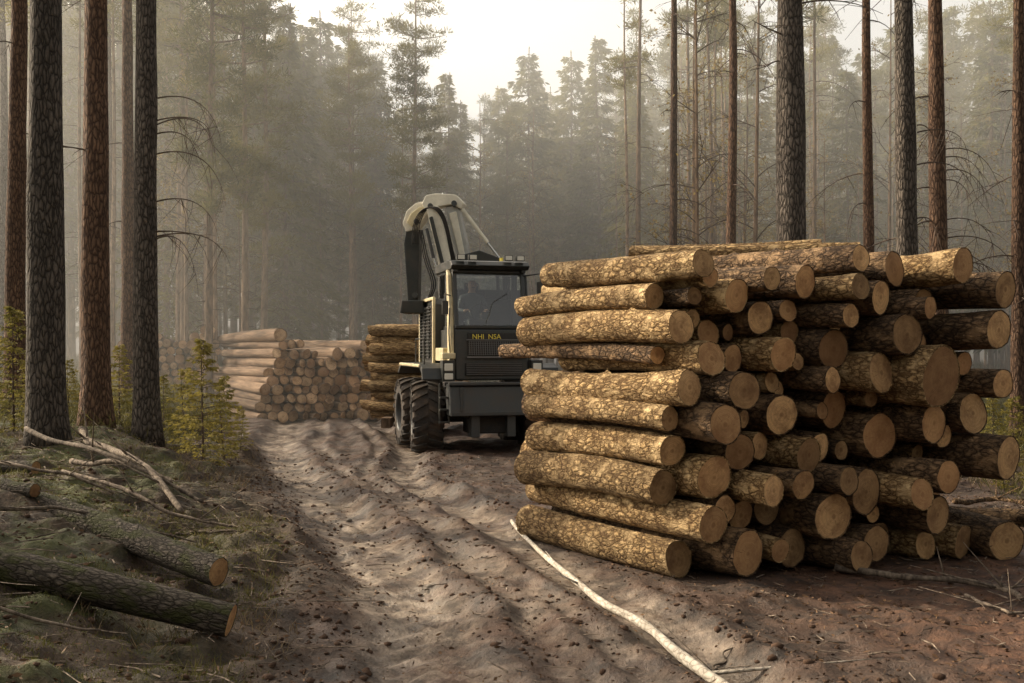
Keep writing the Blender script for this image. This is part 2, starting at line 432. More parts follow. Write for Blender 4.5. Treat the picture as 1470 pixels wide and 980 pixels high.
for n_, c_ in enumerate(C):
    pos_ = c_['u']*p2+c_['v']*d2
    gold = c_['left'] or random.random() < .25
    me = log_mesh('log', c_['r'], c_['L'], 100+n_, [M_barkgold if gold else M_barklog, M_end], rings=34, bend=.03)
    j_ = .02 if c_['left'] else .022
    dd = Vector((d2[0]+random.uniform(-j_, j_), d2[1], random.uniform(-.02, .02)))
    place_log(me, 'log_%d' % (n_+1), Vector((pos_[0], pos_[1], c_['z'])), dd, pile)
for k_, (px, py, Yd, r, L, dx, dy) in enumerate([(1235, 360, 8.9, .085, 2.0, -.97, .2), (1180, 356, 9.3, .09, 1.8, -.95, .3)]):
    me = log_mesh('log', r, L, 400+k_, [M_barkgold, M_end])
    place_log(me, 'top_log_%d' % (k_+1), P(px, py, Yd), (dx, dy, -.005), pile)
for (x, y, r, L, dr, sd) in [(3.95, 7.95, .16, 2.4, (-.25, .97, .02), 431), (4.6, 9.2, .11, 2.6, (-.85, .5, 0), 433), (5.2, 9.6, .09, 2.8, (-.95, .2, 0), 435)]:
    me = log_mesh('log', r, L, sd, [M_barklog, M_end])
    place_log(me, 'fallen_log', Vector((x, y, hz(x, y)+r*.9)), dr, None)

varm = [log_mesh('stack_log', .13, 1.0, 500+k, [M_barkfar, M_endfar], 16, 12) for k in range(8)]
varg = [log_mesh('stack_log', .13, 1.0, 520+k, [M_barkgold, M_endfar], 16, 12) for k in range(6)]
def stack(name, origin, du, dv, width, hgt, L, slope_l=.0, rr=(.1, .16), var=varm, dz=.215, jit=.15):
    e = empty(name, origin)
    du = Vector(du).normalized(); dv = Vector(dv).normalized()
    z = .12; row = 0; n_ = 0
    while z < hgt:
        u = (0 if row % 2 else .13)+slope_l*z*.6
        w_ = width-(slope_l*z*.6)
        while u < w_:
            r = random.uniform(*rr)
            if z < hgt*(.9+.15*math.sin(u*2.1+1)):
                base = Vector(origin)+du*u+dv*random.uniform(-jit, jit)+Vector((0, 0, z+random.uniform(-.03, .03)))
                o = place_log(random.choice(var), 'log_%d' % n_, base, dv+Vector((random.uniform(-.02, .02), random.uniform(-.01, .01), random.uniform(-.012, .012))), None)
                sc = r/.13; o.matrix_world = o.matrix_world@Matrix.Diagonal((sc, sc, L*random.uniform(.92, 1.06), 1))
                o.parent = e; o.matrix_parent_inverse = e.matrix_world.inverted()
                n_ += 1
            u += 2*r*.97
        z += dz; row += 1
    return e
stack('log_stack', (-6.15, 23.8, hz(-6, 24.5)-.02), (1, .12, 0), (-.46, .88, 0), 3.3, 2.15, 6.2, .5)
stack('log_stack', (-11.6, 29, hz(-11, 29)), (1, .1, 0), (-.3, .95, 0), 3.2, 1.8, 3.5, .3)
stack('log_load', (-1.15, 19.9, .22), (.15, 1, 0), (-.97, .25, .02), 1.6, 1.95, 1.85, 0, (.085, .125), varg, .19, .12)
b = MB()
for x in (-1.5, -2.5): b.box((x, 20.7, .22), (.18, 2.0, .2))
b.obj('timber_bearers', [M_barkfar])

# ------------------------------------------------------------ loose logs & sticks
def lay(name, a, b, r, mats, seed, lift=0, rings=40):
    t = np.linspace(0, 1, 20); hh = height(a[0]+(b[0]-a[0])*t, a[1]+(b[1]-a[1])*t)
    kk = np.polyfit(t, hh, 1); res = np.max((hh-np.polyval(kk, t)))
    A = Vector((a[0], a[1], kk[1]+res*.3+r*.75+lift)); B = Vector((b[0], b[1], kk[0]+kk[1]+res*.3+r*.75+lift))
    me = log_mesh(name, r, (B-A).length, seed, mats, 26, rings, taper=.25, bend=.05, rough=.09)
    place_log(me, name, A, B-A, None)
lay('fallen_log', (-1.50, 5.32), (-4.2, 5.30), .105, [M_mosslog, M_end], 701)
lay('fallen_log', (-1.78, 6.05), (-4.6, 7.95), .092, [M_mosslog, M_end], 702)
lay('fallen_log', (-3.4, 7.1), (-5.6, 7.9), .06, [M_mosslog, M_end], 703)
lay('fallen_log', (-4.4, 9.2), (-7.2, 10.0), .07, [M_mosslog, M_end], 704)
def stick(name, pts, r0, r1, mat, lift=.0, seed=0, sides=10, branches=0):
    b = MB(); pts = np.array(pts, float)
    t = np.linspace(0, 1, 46); tt = np.linspace(0, 1, len(pts))
    Q = np.stack([np.interp(t, tt, pts[:, q]) for q in range(pts.shape[1])], 1)
    for _ in range(14): Q[1:-1] = (Q[:-2]+2*Q[1:-1]+Q[2:])/4
    rad = r0+(r1-r0)*t
    zg = height(Q[:, 0], Q[:, 1])
    for _ in range(40): zg[1:-1] = (zg[:-2]+2*zg[1:-1]+zg[2:])/4
    z = zg+rad*.9+lift+(Q[:, 2] if Q.shape[1] > 2 else 0)
    Q3 = np.stack([Q[:, 0]+.04*n2(t*7, t*0, seed), Q[:, 1], z+.005*n2(t*11, t*0+3, seed)], 1)
    b.tube(Q3, rad*(1+.16*n2(t*20, t*0, seed+4)), sides)
    for k in range(branches):
        i_ = RS.randint(6, 40); a = Q3[i_]; dr = RS.normal(size=3)*.3; dr[2] = abs(dr[2])*.5
        pp = [a+dr*s+np.array([0, 0, .03*s]) for s in np.linspace(0, 1, 5)]
        b.tube(pp, np.linspace(rad[i_]*.45, .002, 5), 5)
    return b.obj(name, [mat], True)
def gp(px, py, h=0.0):
    Yd = (CH-h)*F/(py-500); return ((px-735)/F*Yd, Yd)
stick('birch_pole', [gp(738, 750), gp(758, 782), gp(800, 815), gp(845, 858), gp(905, 880), gp(955, 905), gp(985, 940), gp(1040, 978), (1.35, 4.5), (1.6, 4.0)], .020, .034, M_birch, .01, 5, 12, 3)
M_deadw = bark_mat('dead_wood', (.05, .038, .03), (.15, .115, .088), (.25, .20, .155), (9, 9, 3), None, .006, simple=True)
for (pts, r0, r1, ls, br_) in [
    ([(-4.6, 10.6, .2), (-3.6, 9.3, .2), (-2.75, 8.2, .02)], .04, .022, 8, 5), ([(-4.3, 9.8, .05), (-3.5, 9.2, .12), (-3.1, 9.0, .02)], .03, .015, 9, 4),
    ([(-4.8, 9.9, .3), (-3.6, 8.9, .15), (-2.7, 8.6, .02)], .026, .014, 19, 4), ([(-3.9, 8.6, .05), (-2.9, 8.0, .1), (-2.2, 7.9, .02)], .02, .01, 20, 4),
    ([(-5.0, 8.8, .1), (-4.0, 8.1, .15), (-3.3, 8.2, .02)], .022, .01, 21, 5), ([(-3.4, 6.6, .03), (-2.8, 6.9, .1), (-2.3, 7.2, .02)], .014, .006, 22, 4), ([(-3.2, 4.8, .02), (-2.6, 4.7, .05), (-2.0, 4.9, .02)], .014, .006, 23, 4)]:
    stick('dead_branch', pts, r0, r1, M_deadw, .02, ls, 8, br_)
stick('dead_branch', [gp(1205, 820), gp(1300, 832), gp(1400, 835), gp(1480, 862)], .028, .018, M_deadw, .02, 10, 8, 5)
stick('dead_branch', [gp(1330, 700), gp(1400, 690), gp(1500, 700)], .03, .02, M_deadw, .05, 12, 8, 4)
stick('dead_branch', [gp(1370, 730), gp(1430, 720), gp(1520, 745)], .03, .02, M_barklog, .05, 13, 8, 4)
stick('dead_branch', [gp(1380, 860), gp(1450, 890), gp(1500, 880)], .012, .008, M_deadw, .01, 14, 6, 3)
stick('dead_branch', [gp(1010, 945), gp(1060, 925)], .008, .004, M_deadw, .0, 15, 6, 2)
stick('dead_branch', [gp(255, 778, .2), gp(330, 775, .2)], .010, .007, M_deadw, .0, 16, 6, 2)

b = MB()
for k in range(3000):
    x = random.uniform(-6, 5.5); y = random.uniform(3.6, 14)
    dlx = float(itp(RL, y))-x
    if dlx < 0 and random.random() < .7 and not (x > itp(RB, y)+.6): continue
    L = random.uniform(.05, .42)*(1 if dlx > 0 else .5); a = random.uniform(0, 6.28)
    z = hz(x, y); r = random.uniform(.0015, .006)
    pts = [(x+math.cos(a)*L*s+.02*random.uniform(-1, 1), y+math.sin(a)*L*s, z+.006+.03*random.random()) for s in (0, .5, 1)]
    b.tube(pts, [r, r*.8, r*.4], 4)
b.obj('twig_litter', [M_deadw])
b = MB(); N = 26000
x = RS.uniform(-6, 5.5, N); y = 3.6+RS.uniform(0, 1, N)**1.4*12
dlx = itp(RL, y)-x
keep = (dlx > 0) | (RS.uniform(size=N) < np.where(x > itp(RB, y)+.3, .9, .35)) 
x, y = x[keep], y[keep]; N = len(x)
D = RS.normal(size=(N, 3)); D[:, 2] *= .25
b.blades(np.stack([x, y, height(x, y)+.008], 1), D, RS.uniform(.012, .05, N), RS.uniform(.005, .02, N))
M_chip = leaf_mat('bark_chips', (.03, .017, .01), (.24, .14, .075), 0, 3)
b.obj('bark_chip_litter', [M_chip])
ico = [(0, 0, 1)]+[(math.cos(a)*.894, math.sin(a)*.894, .447) for a in [k*1.2566 for k in range(5)]]+[(math.cos(a)*.894, math.sin(a)*.894, -.447) for a in [k*1.2566+.628 for k in range(5)]]+[(0, 0, -1)]
icof = [[0, 1+k, 1+(k+1) % 5] for k in range(5)]+[[1+k, 6+k, 1+(k+1) % 5] for k in range(5)]+[[6+k, 6+(k+1) % 5, 1+(k+1) % 5] for k in range(5)]+[[11, 6+(k+1) % 5, 6+k] for k in range(5)]
ico = np.array(ico)
def lumps(name, N, mat, smin, smax, sel):
    b = MB(); x = RS.uniform(-6, 5.8, N); y = 3.5+RS.uniform(0, 1, N)**1.3*13
    dl, rut, lip = masks(x, y)
    k = RS.uniform(size=N) < sel(dl, rut, lip); x, y = x[k], y[k]; N = len(x)
    z = height(x, y); s = smin*(smax/smin)**(RS.uniform(size=N)**2.6)
    V = ico[None]*(1+RS.uniform(-.3, .3, (N, 12, 1)))*s[:, None, None]*RS.uniform(.6, 1.2, (N, 1, 3))*np.array([1, 1, .7])
    V = V+np.stack([x, y, z], 1)[:, None]
    fa = np.array(icof)[None]+(np.arange(N)*12)[:, None, None]
    b.add(V, fa.reshape(-1, 3)); return b.obj(name, [mat], True)
mc = NT('clod_soil'); pos = mc.n('ShaderNodeNewGeometry').outputs['Position']
mc.col(mc.mix(mc.noise(pos, 12, 4), (.026, .016, .011), (.105, .062, .041))); mc.rough(.95); mc.b.inputs['Specular IOR Level'].default_value = .2
mc.bump(mc.noise(pos, 70, 3), .8, .01)
lumps('soil_clods', 46000, mc.m, .004, .035, lambda d, r, l: np.clip(.25+.7*np.maximum(l*.8, np.exp(-(d/.5)**2))-.4*r, 0, 1))
ms_ = NT('stone'); pos = ms_.n('ShaderNodeNewGeometry').outputs['Position']
ms_.col(ms_.mix(ms_.noise(pos, 15, 4), (.07, .06, .05), (.18, .155, .13))); ms_.rough(.85); ms_.bump(ms_.noise(pos, 50, 3), .6, .01)
lumps('stones', 160, ms_.m, .012, .05, lambda d, r, l: .6+0*d)

def tufts(name, n, xr, yr, hgt, mat, test, per=14, spread=.05):
    b = MB(); x = RS.uniform(*xr, n); y = RS.uniform(*yr, n)
    k = test(x, y); x, y = x[k], y[k]; n = len(x)
    if n == 0: return
    x = np.repeat(x, per)+RS.normal(size=n*per)*spread; y = np.repeat(y, per)+RS.normal(size=n*per)*spread
    D = RS.normal(size=(n*per, 3))*.6; D[:, 2] = .9
    b.blades(np.stack([x, y, height(x, y)-.01], 1), D, RS.uniform(.4, 1.1, n*per)*hgt, .003+hgt*.022)
    return b.obj(name, [mat])
dlf = lambda x, y: itp(RL, y)-x
tufts('grass', 2400, (-9, -1), (4, 16), .12, M_grass, lambda x, y: (dlf(x, y) > .35) & (n2(x*.9, y*.9, 31) > .0))
tufts('dry_grass', 2300, (-9, -1), (4, 17), .13, M_straw, lambda x, y: (dlf(x, y) > .0) & (n2(x*1.1, y*1.1, 37) > .2), 12)
tufts('moss', 6500, (-6, -1), (3.6, 11), .035, M_moss, lambda x, y: (dlf(x, y) > .3) & (n2(x*1.1, y*1.1, 41) > -.05), 30, .06)
tufts('undergrowth', 2600, (-16, -5), (13, 34), .45, M_grass, lambda x, y: (dlf(x, y) > .4), 10, .12)
tufts('undergrowth', 2600, (3.5, 16), (9, 32), .45, M_grass, lambda x, y: (x-.12*y > 4.2) & (n2(x*.6, y*.6, 43) > -.3), 12, .12)
tufts('dry_grass', 1400, (3.0, 9), (6.5, 16), .22, M_straw, lambda x, y: (x-.12*y > 3.6) & (n2(x*.8, y*.8, 47) > .0), 12, .08)
tufts('undergrowth', 5000, (-30, 30), (30, 60), .8, M_grass, lambda x, y: (np.abs(x+8) > 3), 10, .25)

# ------------------------------------------------------------ trees
def trunk_pts(H, seed, lean=.01, n=24):
    z = np.linspace(-.15, H, n); s = seed*1.7
    return np.stack([lean*z+.08*n2(z*.15, z*0, s)*z/H*2, .08*n2(z*.15, z*0+5, s)*z/H*2, z], 1)
def trunk_rad(r, H, z, flare=.35):
    t = np.clip(z/H, 0, 1)
    return r*(1-.82*t)*(1+flare*np.exp(-np.clip(z, 0, 99)/.22))
def spruce(seed, H, R, low=.12, r=.14, dens=1.0, bl=.34, mats=None, step=1.0):
    rs = np.random.RandomState(seed); b = MB()
    tp = trunk_pts(H, seed); b.tube(tp, trunk_rad(r, H, tp[:, 2]), 8, 0)
    z = low*H; Cc = []; Dd = []; Ll = []
    while z < H*.99:
        Rz = R*(1-(z-low*H)/(H*(1-low)))**.75*(.55+.45*min(1, (z-low*H)/(H*.12)+.3))
        nb = rs.randint(5, 8)
        a0 = rs.uniform(0, 6.28)
        for k in range(nb):
            if rs.uniform() < .14: continue
            a = a0+k*6.283/nb+rs.uniform(-.3, .3); L = Rz*rs.uniform(.45, 1.2)+.12*step
            up = .25*(z/H)-.1+(.3 if step < 1 else 0); z0 = z+rs.uniform(-.15, .15)*step
            t = np.linspace(0, 1, 6)
            path = np.stack([np.cos(a)*L*t, np.sin(a)*L*t, z0+L*(up*t-.38*t*t+.16*t**3)], 1)
            b.tube(path, np.linspace(.02+L*.006, .004, 6)*(step if step < 1 else 1), 3, 0, False)
            n = int((8+L*30)*dens)
            tt = rs.uniform(.12, 1, n)**.8
            pc = np.stack([np.interp(tt, t, path[:, q]) for q in range(3)], 1)
            side = np.array([-np.sin(a), np.cos(a), 0]); fw = np.array([np.cos(a), np.sin(a), 0])
            sg = rs.choice([-1, 1], n)*rs.uniform(.1, 1.0, n)
            off = side[None]*(sg*(1-tt*.7)*L*.28)[:, None]
            D = fw[None]*rs.uniform(.2, .9, n)[:, None]+side[None]*sg[:, None]*.9+np.array([0, 0, -1])*rs.uniform(-.1, .75, n)[:, None]
            Cc.append(pc+off+rs.normal(size=(n, 3))*.03*step); Dd.append(D); Ll.append(rs.uniform(.5, 1.1, n)*bl)
        z += rs.uniform(.3, .55)*(1-.4*z/H)*step
    Cc = np.concatenate(Cc); Dd = np.concatenate(Dd); Ll = np.concatenate(Ll)
    b.blades(Cc, Dd, Ll, Ll*.26, 1)
    return b.mesh('spruce', mats or [M_barkfar, M_spruce])
def pine(seed, H, r=.16, low=.5, R=2.2, nbr=46, dead=10, trunkmat=None, sides=12, n_t=24, clump=48, flare=.35, droop=0):
    rs = np.random.RandomState(seed); b = MB()
    tp = trunk_pts(H, seed, rs.uniform(-.008, .008), n_t)
    b.tube(tp, trunk_rad(r, H, tp[:, 2], flare), sides, 0, True, .09, seed)
    Cc = []; Dd = []
    for k in range(nbr):
        f = rs.uniform()**.9; z = H*(low+(1-low)*f*.98)
        a = rs.uniform(0, 6.28); L = R*(.35+.65*math.sin(math.pi*min(1, .25+.72*(1-f))))*rs.uniform(.5, 1.1)*(1-.45*f)
        x0 = np.interp(z, tp[:, 2], tp[:, 0]); y0 = np.interp(z, tp[:, 2], tp[:, 1])
        t = np.linspace(0, 1, 6); rise = rs.uniform(-.1, .35)
        path = np.stack([x0+np.cos(a)*L*t, y0+np.sin(a)*L*t, z+L*(rise*t+.15*t*t)], 1)
        b.tube(path, np.linspace(.035*L/R+.01, .008, 6), 4, 0, False)
        for q in range(rs.randint(4, 8)):
            tt = rs.uniform(.35, 1.05); c = np.array([np.interp(tt, t, path[:, j]) for j in range(3)])
            c = c+rs.normal(size=3)*np.array([.28, .28, .12])*L*.5
            n = int(clump*rs.uniform(.6, 1.3)); rad = rs.uniform(.18, .38)
            u = rs.normal(size=(n, 3)); u /= np.linalg.norm(u, axis=1)[:, None]
            Cc.append(c+u*rad*rs.uniform(.1, 1, (n, 1))*np.array([1.25, 1.25, .5])); Dd.append(u+np.array([0, 0, .5]))
    if Cc:
        Cc = np.concatenate(Cc); Dd = np.concatenate(Dd)
        b.blades(Cc, Dd, rs.uniform(.12, .26, len(Cc)), .035, 1)
    for k in range(dead):
        z = H*low*rs.uniform(.25, 1.0); a = rs.uniform(0, 6.28); L = rs.uniform(.3, 1.5)
        x0 = np.interp(z, tp[:, 2], tp[:, 0]); y0 = np.interp(z, tp[:, 2], tp[:, 1]); t = np.linspace(0, 1, 8)
        dr = rs.uniform(.1, .6)+droop
        path = np.stack([x0+np.cos(a+t*.3)*L*t, y0+np.sin(a+t*.3)*L*t, z+L*(.15*t-dr*t*t)], 1)
        b.tube(path, np.linspace(.014, .003, 8), 4, 2, False)
        for q in range(rs.randint(3, 8)):
            i_ = rs.randint(2, 7); p0 = path[i_]; dv = rs.normal(size=3)*.25; dv[2] = -abs(dv[2])*(.6+droop)
            b.tube([p0, p0+dv*.5+np.array([0, 0, .02]), p0+dv*L], [.006, .004, .0015], 3, 2, False)
    me = b.mesh('pine', [trunkmat or M_barkfar, M_pine, M_twig])
    sm = np.array(b.m) == 0; me.polygons.foreach_set('use_smooth', sm.tolist())
    return me
def baretree(seed, H, r=.06, leaf=900):
    rs = np.random.RandomState(seed); b = MB(); tp = trunk_pts(H, seed, rs.uniform(-.03, .03)); b.tube(tp, trunk_rad(r, H, tp[:, 2], .2), 6, 0)
    tips = []
    def br(p, d, L, rad, lv):
        n = 5; t = np.linspace(0, 1, n); d = d/np.linalg.norm(d); bend = rs.normal(size=3)*.15
        path = p+np.outer(t, d)*L+np.outer(t*t, bend+np.array([0, 0, -.12*lv]))*L
        b.tube(path, np.linspace(rad, rad*.3, n), 3, 1, False)
        tips.extend(path[2:].tolist())
        if lv < 3:
            for k in range(rs.randint(3, 6)):
                i_ = rs.randint(1, n); dd = d+rs.normal(size=3)*.6
                br(path[i_], dd, L*rs.uniform(.4, .65), rad*.5, lv+1)
    for k in range(26):
        z = H*rs.uniform(.25, .98); a = rs.uniform(0, 6.28)
        p = np.array([np.interp(z, tp[:, 2], tp[:, 0]), np.interp(z, tp[:, 2], tp[:, 1]), z])
        br(p, np.array([math.cos(a), math.sin(a), rs.uniform(.3, 1.0)]), (1.1-z/H*.7)*rs.uniform(.8, 1.6), .014, 1)
    tips = np.array(tips); k = rs.randint(0, len(tips), leaf)
    if leaf: b.blades(tips[k]+rs.normal(size=(leaf, 3))*.06, rs.normal(size=(leaf, 3)), .07, .045, 2)
    return b.mesh('bare', [M_barkfar, M_twig, M_yleaf])
def put(me, name, x, y, s=1, rz=None, z=None, parent=None):
    o = bpy.data.objects.new(name, me); col.objects.link(o)
    o.location = (x, y, hz(x, y) if z is None else z); o.rotation_euler = (0, 0, random.uniform(0, 6.28) if rz is None else rz)
    o.scale = (s, s, s) if not hasattr(s, '__len__') else s
    if parent: o.parent = parent
    return o
k = 0
for (px, w, Yd, mt, H, low) in [(68, 50, 11, M_pinegrey, 19, .5), (22, 29, 18, M_pinered, 18, .5), (138, 38, 13.4, M_pinered, 20, .5), (184, 21, 22, M_pinered, 18, .55), (211, 34, 13.2, M_pinegrey, 19, .55),
                           (2, 14, 26, M_pinegrey, 18, .5), (160, 12, 30, M_pinered, 18, .5),
                           (965, 13, 22, M_pinered, 19, .55), (1048, 16, 21, M_pinered, 18, .6), (1137, 45, 12.7, M_pinegrey, 19, .55), (1250, 17, 20, M_pinered, 18, .55), (1305, 32, 14, M_pinegrey, 19, .55), (1350, 26, 16, M_pinered, 19, .55), (1462, 20, 17, M_pinered, 18, .5)]:
    k += 1; r = w/2*Yd/F*1.08
    me = pine(900+k, H, r, low, 2.3, 30, 9 if px > 230 else 5, mt, 20, 60, 30, .35, .3 if w < 30 else 0)
    put(me, 'pine_tree', (px-735)/F*Yd, Yd, 1)
offp = pine(950, 17, .18, .45, 2.3, 44, 6, M_pinegrey, 10, 24, 34)
for (x, y) in [(-18, 12.2), (-22.5, 13.9), (-14.5, 10.6), (-27, 15.6), (-20, 8), (-12, 3.5), (9, 9), (10.5, 14), (12, 5), (15, 10), (5, -6), (-8, -5)]:  # first four pines stand out of view, added to shade the foreground
    put(offp, 'pine_tree', x, y, random.uniform(.9, 1.1))
SP = [spruce(40+k, 15, 2.3+.3*(k % 3), low=(.1, .2, .3)[k % 3], bl=.4, dens=1.0) for k in range(5)]
PN = [pine(60+k, 16, .16, (.35, .45, .3)[k % 3], 2.3, 60, 14, M_barkfar, 8, 24, 46) for k in range(4)]
BT = [baretree(80+k, 9, .06, (600, 1200, 200)[k % 3]) for k in range(4)]
for (x, y, s) in [(-10.5, 14.4, .8), (-11.5, 17, .9)]:  # birches out of view, added to throw twig shadows across the road
    put(BT[int(-x) % 4], 'unseen_shade_birch', x, y, s)
prof = np.array([(-600, -300), (0, -260), (230, -220), (330, -120), (395, -10), (430, 60), (470, 50), (520, 70), (560, 110), (600, 130), (650, 130), (700, 150), (755, 75), (790, 110), (820, 75), (860, 90), (900, 110), (940, 60), (1000, 75), (1060, 20), (1150, 10), (1200, 60), (1300, 20), (1470, -60), (2100, -300)])
def topy(px): return np.interp(px, prof[:, 0], prof[:, 1])
for (px, Yd, kind, top) in [(597, 34, 1, -5), (505, 38, 1, 40), (352, 30, 1, -120), (378, 33, 1, -80), (438, 44, 0, 40), (462, 50, 0, 20), (300, 28, 1, -150), (265, 33, 1, -150), (540, 48, 0, 90), (640, 46, 0, 110),
                            (660, 50, 0, 150), (757, 50, 0, 72), (720, 54, 0, 130), (822, 52, 0, 80), (860, 47, 0, 60), (792, 60, 0, 130), (905, 44, 0, 95), (240, 36, 0, -40), (410, 40, 0, 10), (1000, 46, 0, 85), (1085, 42, 0, 60)]:
    H = CH+(500-top)/F*Yd
    if kind: put(PN[int(px) % 4], 'pine_tree', (px-735)/F*Yd, Yd, (H/16*.9, H/16*.9, H/16))
    else: put(SP[int(px) % 5], 'spruce_tree', (px-735)/F*Yd, Yd, (H/15*.85, H/15*.85, H/15))
far = empty('distant_forest', (0, 60, 0))
def cput(me, x, y, s): 
    o = put(me, 'tree', x, y, s); o.parent = far; o.matrix_parent_inverse = far.matrix_world.inverted()
for row, (Yd, step) in enumerate([(40, 3.8), (47, 3.4), (55, 3.0), (64, 2.8), (76, 3.0), (90, 3.4)]):
    x = -Yd*.72
    while x < Yd*.72:
        xx = x+random.uniform(-.9, .9); yy = Yd+random.uniform(-3, 3); px = 735+xx/yy*F
        if not (Yd < 45 and 480 < px < 900):
            top = topy(px)+random.uniform(0, 120)+(0 if Yd > 50 else 20)
            H = min(CH+(500-top)/F*yy, 24)
            if random.random() < (.65 if px > 600 else .45): s = H/15; cput(random.choice(SP), xx, yy, (s*.85, s*.85, s))
            else: s = H/16; cput(random.choice(PN), xx, yy, (s*.85, s*.85, s))
        x += step
for k in range(40):  # surrounding forest out of view, added to block sky fill from behind
    a = random.uniform(math.radians(188), math.radians(382)); R_ = random.uniform(9, 26)
    x_, y_ = R_*math.cos(a), R_*math.sin(a)
    if y_ > 3 and x_ < 9: continue
    s = random.uniform(.8, 1.15); cput(random.choice(SP+PN), x_+1, y_, (s, s, s))
for k in range(70):
    yy = random.uniform(22, 48); px = random.choice([random.uniform(880, 1500), random.uniform(880, 1500), random.uniform(230, 420), random.uniform(400, 900)])
    if 400 < px < 900: yy = random.uniform(38, 55)
    if px < 420: yy = random.uniform(30, 45)
    cput(random.choice(BT), (px-735)/F*yy, yy, random.uniform(.7, 1.4))
thin = [pine(300+k, 17, .10, .7, 1.4, 16, 12, M_barkfar, 7, 24, 36) for k in range(3)]
for k in range(70):
    yy = random.uniform(28, 60); px = random.choice([random.uniform(-50, 560), random.uniform(900, 1520)])
    if 340 < px < 560 and yy < 36: continue
    cput(random.choice(thin), (px-735)/F*yy, yy, random.uniform(.8, 1.1))
sap = [spruce(200+k, 1.5, .46, low=.04, r=.016, dens=2.6, bl=.075, mats=[M_twig, M_sap], step=.3) for k in range(3)]
for k_, (px, Yd, s) in enumerate([(292, 12.4, 1.05), (322, 13.4, .75), (266, 14, .8), (20, 13.0, 1.1), (172, 14.5, .8), (45, 15.5, .7), (1455, 12, .75), (1425, 14, .7), (345, 15, .45), (235, 16, .6), (100, 16, .6)]):
    put(sap[k_ % 3], 'spruce_sapling', (px-735)/F*Yd, Yd, s)
def droop(name, start, L, az, n, seed):
    rs = np.random.RandomState(seed); b = MB()
    for k in range(n):
        a = az+rs.uniform(-.5, .5); l = L*rs.uniform(.5, 1.1); t = np.linspace(0, 1, 14)
        z0 = rs.uniform(-1.6, .6); dr = rs.uniform(.5, 1.3)
        path = np.array(start)+np.stack([np.cos(a)*l*np.sin(t*1.35), np.sin(a)*l*np.sin(t*1.35), z0+.35*l*t-dr*l*t**2.2], 1)
        b.tube(path, np.linspace(.011, .002, 14), 4, 0, False)
        for q in range(7):
            i_ = rs.randint(3, 13); p0 = path[i_]; dv = rs.normal(size=3)*.2; dv[2] = -rs.uniform(.2, .6)
            b.tube([p0, p0+dv*.5+np.array([.03, 0, .02]), p0+dv], [.005, .0035, .0015], 3, 0, False)
    b.obj(name, [M_twig])
droop('dead_limbs', (-4.84+.1, 13.2, 4.6), 1.0, -.2, 8, 3)
droop('dead_limbs', (5.6+.1, 14, 4.3), .9, .3, 6, 4)
droop('dead_limbs', (6.9, 16, 4.6), 1.3, .1, 10, 5)

# ------------------------------------------------------------ forwarder
def paint(name, c, rough=.45, metal=0, dirt=.5):
    m = NT(name); tc = m.n('ShaderNodeTexCoord').outputs['Object']
    f = m.ramp(m.noise(tc, 3.5, 5, .7), [(.42, 0.0), (.7, dirt)])
    f2 = m.ramp(m.noise(tc, 22, 3, .7), [(.5, 0.0), (.75, dirt*.7)])
    m.col(m.mix(m.math('MAXIMUM', f, f2), c, (.12, .085, .06)))
    m.rough(m.math('ADD', rough, m.math('MULTIPLY', f, .5))); m.b.inputs['Metallic'].default_value = metal
    m.bump(m.noise(tc, 60, 2), .08, .004)
    return m.m
M_cream = paint('cream_paint', (.66, .56, .34), .4)
M_white = paint('white_paint', (.80, .75, .62), .4, dirt=.3)
M_dark = paint('dark_paint', (.024, .028, .027), .35, dirt=.3)
M_grey = paint('grey_steel', (.055, .06, .062), .45, .3, .4)
M_lgrey = paint('light_steel', (.46, .46, .44), .4, .2, .3)
M_mesh = paint('grille_steel', (.16, .16, .16), .4, .5, .3)
M_black = paint('black_rubber', (.015, .015, .015), .75, dirt=.4)
M_tyre = paint('tyre', (.03, .028, .026), .85, dirt=.8)
M_yel = NT('yellow_letters'); M_yel.col((.75, .6, .08)); M_yel = M_yel.m
M_chrome = paint('rod_chrome', (.6, .6, .58), .2, .9, .1)
mg = NT('window_glass'); t_ = mg.n('ShaderNodeBsdfTransparent'); t_.inputs[0].default_value = (.6, .64, .62, 1)
gl = mg.n('ShaderNodeBsdfGlossy'); gl.inputs['Roughness'].default_value = .04; gl.inputs[0].default_value = (.9, .9, .9, 1)
fr = mg.n('ShaderNodeFresnel'); fr.inputs[0].default_value = 1.5; mx = mg.n('ShaderNodeMixShader')
mg.l(mg.math('ADD', fr.outputs[0], .04), mx.inputs[0]); mg.l(t_.outputs[0], mx.inputs[1]); mg.l(gl.outputs[0], mx.inputs[2]); mg.l(mx.outputs[0], mg.out.inputs['Surface'])
M_glass = mg.m
ml = NT('lamp_lens'); ml.col((.7, .68, .6)); ml.rough(.15); M_lens = ml.m

